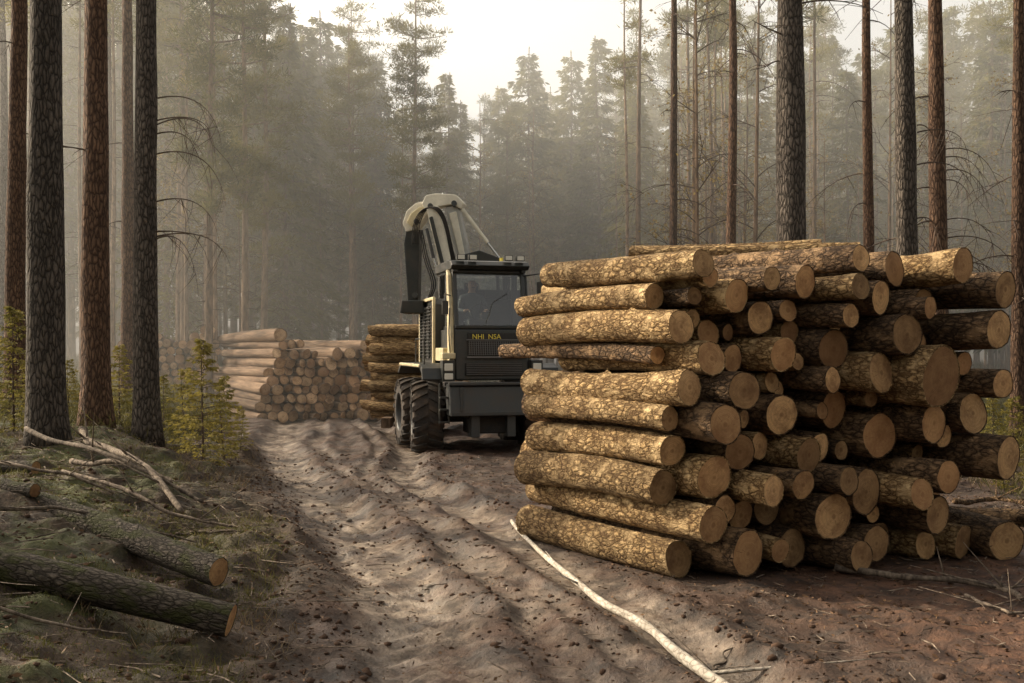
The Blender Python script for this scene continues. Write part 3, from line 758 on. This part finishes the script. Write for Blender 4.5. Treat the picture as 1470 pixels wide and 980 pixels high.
VA = math.radians(15)
VX = -.36
VZ = hz(-.9, 17)*.5-.03
V = empty('log_forwarder', (VX, 16.4, VZ), VA)
Vi = V.matrix_world.inverted()
def part(b, name, mats, bev=.012, smooth=False):
    o = b.obj(name, mats, smooth, V)
    if bev:
        md = o.modifiers.new('b', 'BEVEL'); md.width = bev; md.segments = 2; md.limit_method = 'ANGLE'
    return o
def wheel(name, x, y, R=.62, W=.5, steer=0):
    b = MB(); prof_ = [(-.5, .56), (-.5, .80), (-.46, .90), (-.38, .935), (0, .95), (.38, .935), (.46, .90), (.5, .80), (.5, .56)]
    n = 48; vv = []
    for k in range(n):
        a = k/n*2*math.pi
        for (w, r) in prof_: vv.append((w*W, math.cos(a)*r*R, math.sin(a)*r*R))
    m_ = len(prof_); fs = []
    for k in range(n):
        for j in range(m_-1):
            fs.append([k*m_+j, ((k+1) % n)*m_+j, ((k+1) % n)*m_+j+1, k*m_+j+1])
    b.add(vv, fs, 0)
    nl = 20
    for k in range(nl):
        for s in (-1, 1):
            a = (k+(.5 if s > 0 else 0))/nl*2*math.pi
            seg = 4; pv = []
            for q in range(seg+1):
                t = q/seg; w = s*(.02+.49*t)*W; aa = a+.20*t; rr0 = R*(.93-.05*t**3); rr1 = R*(1.0-.05*t**3)
                hw = .034/R*(1+.3*t)
                for da in (-hw, hw):
                    for rr in (rr0, rr1): pv.append((w, math.cos(aa+da)*rr, math.sin(aa+da)*rr))
            ff = []
            for q in range(seg):
                o_ = q*4
                ff += [[o_, o_+1, o_+5, o_+4], [o_+1, o_+3, o_+7, o_+5], [o_+3, o_+2, o_+6, o_+7]]
            ff += [[0, 2, 3, 1], [seg*4, seg*4+1, seg*4+3, seg*4+2]]
            b.add(pv, ff, 0)
            aa = a+.2; q0 = []
            for rr in (.76, .95):
                for da in (-.045, .045):
                    for w in (.49, .525): q0.append((s*w*W, math.cos(aa+da)*rr*R, math.sin(aa+da)*rr*R))
            b.add(q0, [[0, 1, 3, 2], [4, 6, 7, 5], [0, 4, 5, 1], [2, 3, 7, 6], [1, 5, 7, 3]], 0)
    rp = [(.5, .57), (.46, .54), (.30, .50), (.16, .46), (.16, .22), (.26, .20), (.30, .16), (.30, 0.001)]
    for s in (-1, 1):
        vv = []
        for k in range(32):
            a = k/32*2*math.pi
            for (w, r) in rp: vv.append((s*w*W, math.cos(a)*r*R, math.sin(a)*r*R))
        m_ = len(rp)
        b.add(vv, [[k*m_+j, ((k+1) % 32)*m_+j, ((k+1) % 32)*m_+j+1, k*m_+j+1] for k in range(32) for j in range(m_-1)], 1)
        for k in range(10):
            a = k/10*2*math.pi; b.box((s*.17*W, math.cos(a)*.34*R, math.sin(a)*.34*R), (.03, .03, .03), 1)
    o = b.obj(name, [M_tyre, M_grey], False, V); o.location = (x, y, R-.02)
    o.matrix_local = Matrix.Translation((x, y, R-.02))@Matrix.Rotation(steer, 4, 'Z')@Matrix.Rotation(random.uniform(0, 1), 4, 'X')
for s, nm in ((-1, 'left'), (1, 'right')):
    wheel(nm+'_front_wheel', s*.95, .62, steer=math.radians(-7)); wheel(nm+'_rear_wheel', s*.97, 1.97)
b = MB()
b.box((0, 1.3, .82), (.9, 2.9, .42)); b.box((0, .62, .6), (1.5, .2, .2)); b.box((0, 1.95, .6), (1.5, .2, .2))
b.box((-.62, 1.28, .66), (.14, 1.5, .3)); b.box((.62, 1.28, .66), (.14, 1.5, .3)); b.box((0, .15, .5), (.75, .5, .3))
b.box((0, 2.85, .95), (.5, .5, .3))
part(b, 'chassis', [M_black], .02)
b = MB()
b.prism([(-.36, .70), (-.30, .66), (-.05, .66), (.0, .8), (.0, 1.16), (-.20, 1.18), (-.30, 1.12)], 0, -.74, .74)
b.box((0, -.3, 1.17), (1.52, .10, .05)); b.box((0, -.34, .69), (1.46, .04, .07))
for x in (-.55, .55): b.box((x, -.35, .92), (.05, .04, .4))
b.box((.3, -.1, .5), (.14, .3, .4)); b.box((-.3, -.1, .5), (.14, .3, .4))
part(b, 'front_blade', [M_grey])
b = MB()
b.prism([(-.16, 1.22), (-.10, 2.06), (.9, 2.06), (.9, 1.22)], 0, -.62, .62)
part(b, 'hood', [M_dark], .03)
b = MB()
b.prism([(-.185, 1.62), (-.145, 1.99), (-.1, 1.99), (-.1, 1.62)], 0, -.40, .56); b.prism([(-.195, 1.30), (-.178, 1.50), (-.1, 1.5), (-.1, 1.3)], 0, -.45, .50)
part(b, 'grille_backing', [M_black], 0)
b = MB()
for k in range(26):
    x = -.39+k*.0374; b.prism([(-.20, 1.63), (-.163, 1.86), (-.155, 1.86), (-.192, 1.63)], 0, x, x+.010)
for k in range(8):
    z = 1.64+k*.03; y = -.2+(z-1.63)*.16; b.box((.08, y-.003, z), (.97, .012, .007))
for k in range(7):
    z = 1.32+k*.028; y = -.205+(z-1.3)*.1; b.box((.025, y-.003, z), (.93, .012, .008))
b.box((.08, -.205, 1.60), (1.02, .03, .03)); b.box((.08, -.165, 1.88), (1.02, .03, .02)); 
part(b, 'grille', [M_mesh], 0)
cu = bpy.data.curves.new('lettering', 'FONT'); cu.body = 'NHI  NSA'; cu.size = .115; cu.extrude = .004; cu.align_x = 'CENTER'
cu.materials.append(M_yel); to = bpy.data.objects.new('lettering', cu); col.objects.link(to); to.parent = V
to.location = (-.10, -.172, 1.895); to.rotation_euler = (math.radians(90-6), 0, 0)
fend = [(-.12, 1.24), (-.05, 1.42), (.15, 1.49), (2.2, 1.49), (2.55, 1.32), (2.5, 1.28), (2.18, 1.42), (.18, 1.42), (0, 1.35), (-.06, 1.22)]
b = MB()
b.prism([(-.13, 1.25), (-.08, 2.0), (.12, 2.95), (.26, 3.05), (.16, 2.0), (.14, 1.25)], 0, -.69, -.625)
b.box((-.77, .93, 2.02), (.05, .07, 1.16)); b.box((-.77, 1.6, 2.60), (.05, 1.4, .06)); b.box((-.77, 2.27, 2.02), (.05, .07, 1.16))
b.box((-.70, .55, 1.64), (.10, .66, .22))
b.box((-.73, -.10, 1.62), (.22, .2, .10)); b.box((-1.17, 1.1, 1.46), (.03, 2.1, .05))
part(b, 'side_bodywork', [M_cream], .015)
b = MB()
b.prism(fend, 0, .65, 1.16); b.prism(fend, 0, -1.15, -.65)
b.prism([(-.13, 1.25), (-.08, 2.0), (.12, 2.95), (.30, 3.05), (.30, 1.25)], 0, .625, .66)
b.prism([(.9, 1.42), (.9, 2.5), (1.0, 2.60), (2.2, 2.60), (2.3, 2.5), (2.3, 1.42)], 0, -.75, .70)
b.prism([(.18, 1.25), (.3, 2.05), (.9, 2.05), (.9, 1.25)], 0, -.66, -.62)
b.box((-.77, 1.62, 2.02), (.03, 1.1, .92), 1)
for k in range(15): b.box((-.80, 1.62, 1.62+k*.058), (.035, 1.06, .018), 0, Matrix.Rotation(.5, 3, 'Y'))
for k in range(3): b.box((-.80, 1.2+k*.42, 2.02), (.04, .03, .9), 0)
b.box((0, 1.65, 2.70), (1.1, .9, .16)); 
part(b, 'engine_housing', [M_dark, M_black], .008)
b = MB()
for s in (-1, 1):
    b.box((s*.74, -.12, 1.38), (.2, .22, .34), 0); b.box((s*.74, -.235, 1.44), (.14, .02, .12), 1); b.box((s*.74, -.235, 1.29), (.14, .02, .10), 1)
part(b, 'headlamps', [M_dark, M_lens], .015)
b = MB()
for k in range(3): b.box((-.80, -.12-.02*k, .55+k*.2), (.16, .14, .03))
for x in (-.87, -.72): b.box((x, -.13, .85), (.025, .05, .65))
part(b, 'access_steps', [M_dark], .004)
b = MB()
zl, zh = 2.06, 3.02
for x in (-.58, .58):
    b.prism([(-.11, zl), (-.02, zl), (.20, zh), (.11, zh)], 0, x-.035, x+.035)
    b.box((x, .72, (zl+zh)/2), (.06, .07, zh-zl)); b.box((x, 1.33, (zl+zh)/2), (.06, .08, zh-zl))
    b.box((x, .68, zh), (.08, 1.3, .06)); b.box((x, .65, zl+.02), (.07, 1.45, .08))
b.box((0, 1.36, zl+.25), (1.16, .04, .55)); b.box((0, -.07, zl+.03), (1.2, .08, .06)); b.box((0, .15, zh-.01), (1.2, .09, .05))
b.prism([(.0, 3.04), (-.08, 3.10), (.02, 3.17), (.2, 3.2), (1.3, 3.2), (1.42, 3.12), (1.42, 3.04)], 0, -.66, .66)
b.box((0, .62, 1.98), (1.14, 1.35, .05))
part(b, 'cab_frame', [M_dark], .015)
b = MB()
b.add([(-.55, -.055, zl+.05), (.55, -.055, zl+.05), (.55, .145, zh-.03), (-.55, .145, zh-.03)], [[0, 1, 2, 3]])
for x in (-.6, .6):
    b.add([(x, -.02, zl+.06), (x, .69, zl+.06), (x, .69, zh-.03), (x, .18, zh-.03)], [[0, 1, 2, 3]])
    b.add([(x, .76, zl+.06), (x, 1.29, zl+.06), (x, 1.29, zh-.03), (x, .76, zh-.03)], [[0, 1, 2, 3]])
b.add([(-.55, 1.36, zl+.55), (.55, 1.36, zl+.55), (.55, 1.36, zh-.03), (-.55, 1.36, zh-.03)], [[0, 1, 2, 3]])
part(b, 'cab_windows', [M_glass], 0)
b = MB()
for x in (-.5, -.3, .3, .5):
    b.box((x, -.02, 3.23), (.14, .1, .09), 0); b.box((x, -.075, 3.23), (.11, .012, .07), 1)
b.tube([(.45, .9, 3.2), (.45, .9, 3.32)], .06, 14, 2)
b.tube([(.60, .1, 2.95), (.82, -.12, 2.98), (.84, -.14, 2.75)], .014, 8, 0); b.box((.84, -.15, 2.68), (.15, .05, .32), 0)
b.tube([(-.62, .1, 2.6), (-.78, -.10, 2.62), (-.78, -.12, 2.5)], .012, 8, 0); b.box((-.78, -.13, 2.4), (.10, .04, .22), 0)
b.tube([(-.1, -.075, 2.1), (.05, .02, 2.5), (.32, .06, 2.66)], .007, 6, 0)
b.tube([(-.70, -.14, 1.6), (-.72, -.14, 2.0), (-.70, -.1, 2.4)], .012, 8, 0)
b.tube([(-1.1, .0, 1.48), (-1.1, .0, 1.9), (-1.1, .8, 1.9), (-1.1, .8, 1.48)], .013, 8, 0)
b.tube([(.5, 1.5, 2.6), (.5, 1.5, 3.25), (.5, 1.42, 3.36)], .045, 12, 0)
part(b, 'roof_lights_and_mirrors', [M_dark, M_lens, M_yel], .004)
b = MB()
b.box((-.06, .9, 2.12), (.5, .45, .14)); b.box((-.06, 1.14, 2.45), (.46, .12, .62)); b.box((-.06, 1.16, 2.82), (.24, .09, .14))
b.box((-.06, .25, 2.12), (.5, .14, .2)); b.tube([(-.06, .32, 2.2), (-.06, .42, 2.32)], .02, 8)
th = np.linspace(0, 2*math.pi, 25); b.tube(np.stack([-.06+.17*np.cos(th), .44+.06*np.sin(th), 2.34+.15*np.sin(th)], 1), .013, 6, 0, False)
part(b, 'seat_and_wheel', [M_black], .02)
def loc(px, py, Yd): return Vi@P(px, py, Yd)
def wprism(b, poly, Yd, th, mi=0, dx=0):
    n = len(poly); vv = []
    for t in (-th/2, th/2):
        for (px, py) in poly:
            w = P(px, py, Yd)+Vector((dx+.15*t, t, 0)); vv.append(tuple(Vi@w))
    b.add(vv, [list(range(n)), list(range(n, 2*n))[::-1]]+[[(i+1) % n, i, n+i, n+(i+1) % n] for i in range(n)], mi)
b = MB()
wprism(b, [(588, 436), (582, 350), (585, 332), (602, 332), (604, 350), (602, 436)], 18.2, .24, 1)
wprism(b, [(581, 322), (587, 304), (600, 293), (616, 290), (622, 298), (614, 312), (601, 330), (587, 334)], 18.2, .34, 2)
wprism(b, [(584, 318), (590, 306), (602, 297), (612, 297), (606, 310), (592, 326)], 18.0, .04, 0)
wprism(b, [(608, 294), (614, 282), (628, 279), (657, 281), (668, 293), (664, 301), (650, 295), (630, 298), (612, 301)], 18.1, .30, 2)
wprism(b, [(614, 301), (630, 296), (648, 360), (650, 390), (639, 398), (632, 384), (626, 352)], 17.85, .22, 2)
wprism(b, [(616, 312), (621, 310), (638, 378), (634, 384)], 17.72, .05, 1)
wprism(b, [(642, 298), (659, 296), (672, 350), (675, 380), (656, 380), (652, 352)], 18.15, .26, 3)
wprism(b, [(645, 306), (655, 303), (668, 368), (660, 368)], 18.0, .06, 2)
wprism(b, [(668, 366), (690, 360), (722, 372), (728, 384), (668, 384)], 18.0, .3, 1)
wprism(b, [(583, 432), (612, 432), (616, 450), (580, 450)], 18.1, .6, 1)
part(b, 'crane_boom', [M_cream, M_dark, M_white, M_lgrey], .015)
b = MB()
b.tube([loc(664, 300, 17.95), loc(700, 348, 17.95)], .034, 12, 3); b.tube([loc(700, 348, 17.95), loc(722, 377, 17.95)], .02, 12, 1)
b.tube([loc(612, 328, 17.7), loc(622, 370, 17.7)], .035, 12, 2); b.tube([loc(622, 370, 17.7), loc(634, 412, 17.7)], .02, 12, 1)
for (px, py, Yd) in [(598, 318, 17.95), (618, 296, 17.9), (652, 292, 17.9), (641, 385, 17.65), (665, 372, 17.95), (596, 424, 17.95)]:
    c_ = P(px, py, Yd); b.tube([Vi@(c_+Vector((0, -.06, 0))), Vi@(c_+Vector((0, .3, 0)))], .05, 14, 2)
part(b, 'hydraulic_cylinders', [M_cream, M_chrome, M_grey, M_white], .003)
b = MB()
for k in range(5):
    o_ = k*2.2
    pts = [loc(592+o_, 350, 17.95), loc(592+o_, 322, 17.9), loc(602+o_, 302-o_*.3, 17.8), loc(620+o_, 294, 17.7), loc(636+o_*.5, 312, 17.7), loc(644+o_*.5, 350, 17.7), loc(650+o_*.7, 384, 17.8)]
    pts = np.array([tuple(p) for p in pts]); t = np.linspace(0, 1, 40); tt = np.linspace(0, 1, 7)
    Q = np.stack([np.interp(t, tt, pts[:, q]) for q in range(3)], 1)
    for _ in range(12): Q[1:-1] = (Q[:-2]+2*Q[1:-1]+Q[2:])/4
    b.tube(Q, .009, 6)
for k in range(3):
    pts = np.array([tuple(loc(602+k*2, 330, 18)), tuple(loc(608+k*3, 372, 17.9)), tuple(loc(622+k*3, 408, 17.8)), tuple(loc(612+k*2, 434, 17.9))]); t = np.linspace(0, 1, 24)
    Q = np.stack([np.interp(t, np.linspace(0, 1, 4), pts[:, q]) for q in range(3)], 1)
    for _ in range(8): Q[1:-1] = (Q[:-2]+2*Q[1:-1]+Q[2:])/4
    b.tube(Q, .012, 6)
part(b, 'hydraulic_hoses', [M_black], 0, True)

# ------------------------------------------------------------ driver
def skin_fig():
    pts = {'pel': (0, 0, .0, .13), 'sp': (0, .02, .2, .135), 'ch': (0, .02, .40, .155), 'nk': (0, 0, .55, .058), 'hd0': (0, -.02, .61, .07), 'hd1': (0, -.025, .70, .093), 'hd2': (0, -.01, .79, .075),
           'ls': (-.19, .02, .46, .065), 'le': (-.27, -.08, .22, .047), 'lw': (-.20, -.31, .20, .032), 'lh': (-.18, -.37, .21, .035),
           'rs': (.19, .02, .46, .065), 're': (.27, -.08, .22, .047), 'rw': (.20, -.31, .20, .032), 'rh': (.18, -.37, .21, .035),
           'lhp': (-.1, -.02, -.02, .095), 'lk': (-.14, -.42, .0, .065), 'la': (-.13, -.50, -.30, .045), 'rhp': (.1, -.02, -.02, .095), 'rk': (.14, -.42, .0, .065), 'ra': (.13, -.50, -.30, .045)}
    E = [('pel', 'sp'), ('sp', 'ch'), ('ch', 'nk'), ('nk', 'hd0'), ('hd0', 'hd1'), ('hd1', 'hd2'), ('ch', 'ls'), ('ls', 'le'), ('le', 'lw'), ('lw', 'lh'), ('ch', 'rs'), ('rs', 're'), ('re', 'rw'), ('rw', 'rh'), ('pel', 'lhp'), ('lhp', 'lk'), ('lk', 'la'), ('pel', 'rhp'), ('rhp', 'rk'), ('rk', 'ra')]
    ks = list(pts); me = bpy.data.meshes.new('driver'); me.from_pydata([pts[k][:3] for k in ks], [(ks.index(a), ks.index(b)) for a, b in E], [])
    o = bpy.data.objects.new('driver', me); col.objects.link(o)
    md = o.modifiers.new('s', 'SKIN'); md.use_smooth_shade = True
    for i_, k in enumerate(ks):
        r = pts[k][3]; me.skin_vertices[0].data[i_].radius = (r, r*(.8 if k in ('sp', 'ch') else 1)); me.skin_vertices[0].data[i_].use_root = (k == 'pel')
    o.modifiers.new('sub', 'SUBSURF').levels = 2; o.modifiers['sub'].render_levels = 2
    m = NT('driver_clothes_skin'); tc = m.n('ShaderNodeTexCoord').outputs['Object']; s_ = m.n('ShaderNodeSeparateXYZ'); m.l(tc, s_.inputs[0])
    c = m.mix(m.math('GREATER_THAN', s_.outputs[2], .55), (.09, .10, .11), (.42, .25, .17))
    hair = m.math('MULTIPLY', m.math('GREATER_THAN', m.math('ADD', s_.outputs[2], m.math('MULTIPLY', s_.outputs[1], 1.3)), .74), m.math('GREATER_THAN', s_.outputs[2], .6))
    c = m.mix(hair, c, (.04, .03, .02))
    hand = m.math('LESS_THAN', s_.outputs[1], -.31); hand = m.math('MULTIPLY', hand, m.math('GREATER_THAN', s_.outputs[2], .15))
    m.col(m.mix(hand, c, (.42, .25, .17))); m.rough(.8); me.materials.append(m.m)
    b = MB()
    b.tube([(0, -.105, .715), (0, -.128, .685), (0, -.118, .672)], [.009, .014, .012], 8, 0)
    b.tube([(-.028, -.112, .645), (.028, -.112, .645)], .006, 6, 1)
    for s in (-1, 1):
        b.tube([(s*.034, -.104, .715), (s*.034, -.114, .715)], [.012, .006], 8, 1); b.tube([(s*.09, -.01, .72), (s*.102, .0, .70), (s*.092, -.005, .67)], [.008, .016, .007], 8, 0)
        for f in range(4):
            x0 = s*(.155+.018*f); l = (.05, .058, .055, .042)[f]
            b.tube([(x0, -.385, .222), (x0, -.385-l*.6, .228), (x0, -.385-l, .205), (x0, -.385-l*.8, .18)], [.01, .009, .0085, .006], 6, 0)
        b.tube([(s*.145, -.35, .20), (s*.125, -.385, .195), (s*.12, -.41, .20)], [.011, .01, .007], 6, 0)
    ms = NT('driver_skin'); ms.col((.42, .25, .17)); ms.rough(.6); md_ = NT('driver_features'); md_.col((.06, .03, .02))
    b.obj('face_and_fingers', [ms.m, md_.m], True, o)
    return o
drv = skin_fig(); drv.matrix_world = V.matrix_world@Matrix.Translation((-.1, .92, 2.17+.02))@Matrix.Scale(.93, 4)

# ------------------------------------------------------------ mist
def fogbox(name, x0, x1, y0, y1, z0, z1, dens, c=(1, 1, 1), an=.35):
    b = MB(); b.box(((x0+x1)/2, (y0+y1)/2, (z0+z1)/2), (x1-x0, y1-y0, z1-z0))
    m = bpy.data.materials.new(name); m.use_nodes = True; t = m.node_tree; t.nodes.clear()
    o = t.nodes.new('ShaderNodeOutputMaterial'); v = t.nodes.new('ShaderNodeVolumeScatter'); v.inputs['Density'].default_value = dens
    v.inputs['Color'].default_value = c+(1,); v.inputs['Anisotropy'].default_value = an; t.links.new(v.outputs[0], o.inputs['Volume'])
    ob = b.obj(name, [m]); return ob
fogbox('morning_mist', -70, 70, 19.8, 105, -1, 16, .017, (1, .98, .92), .45)

# ------------------------------------------------------------ light, sky, camera
el, azv = math.radians(31), Vector((-.92, .39, 0)).normalized()
sdir = Vector((azv.x*math.cos(el), azv.y*math.cos(el), math.sin(el)))
ld = bpy.data.lights.new('sun', 'SUN'); ld.energy = 5.0; ld.angle = math.radians(.6); ld.color = (1, .84, .60)
lo = bpy.data.objects.new('sun', ld); col.objects.link(lo); lo.rotation_euler = sdir.to_track_quat('Z', 'Y').to_euler()
w = bpy.data.worlds.new('World'); scene.world = w; w.use_nodes = True; nt = w.node_tree
bg = nt.nodes['Background']; sk = nt.nodes.new('ShaderNodeTexSky'); sk.sky_type = 'NISHITA'; sk.sun_disc = False
sk.sun_elevation = el; sk.sun_rotation = math.atan2(azv.x, azv.y); sk.dust_density = 5; sk.air_density = 1.0; sk.ozone_density = 1
hs = nt.nodes.new('ShaderNodeHueSaturation'); hs.inputs['Saturation'].default_value = .3; hs.inputs['Value'].default_value = 2.3
nt.links.new(sk.outputs[0], hs.inputs['Color'])
tint = nt.nodes.new('ShaderNodeMix'); tint.data_type = 'RGBA'; tint.blend_type = 'MULTIPLY'; tint.inputs[0].default_value = 1; tint.inputs[7].default_value = (1.05, .96, .82, 1)
nt.links.new(hs.outputs[0], tint.inputs[6]); nt.links.new(tint.outputs[2], bg.inputs['Color']); bg.inputs['Strength'].default_value = .15
cd = bpy.data.cameras.new('cam'); cd.lens = 35; cd.sensor_width = 36; cd.clip_end = 1000; cd.clip_start = .1
cd.shift_y = (500-490)/1470
co = bpy.data.objects.new('cam', cd); col.objects.link(co); co.location = (0, 0, CH); co.rotation_euler = (math.radians(90), 0, 0)
scene.camera = co
scene.view_settings.view_transform = 'Standard'; scene.view_settings.look = 'None'; scene.view_settings.exposure = 0
print('logs', len(C))
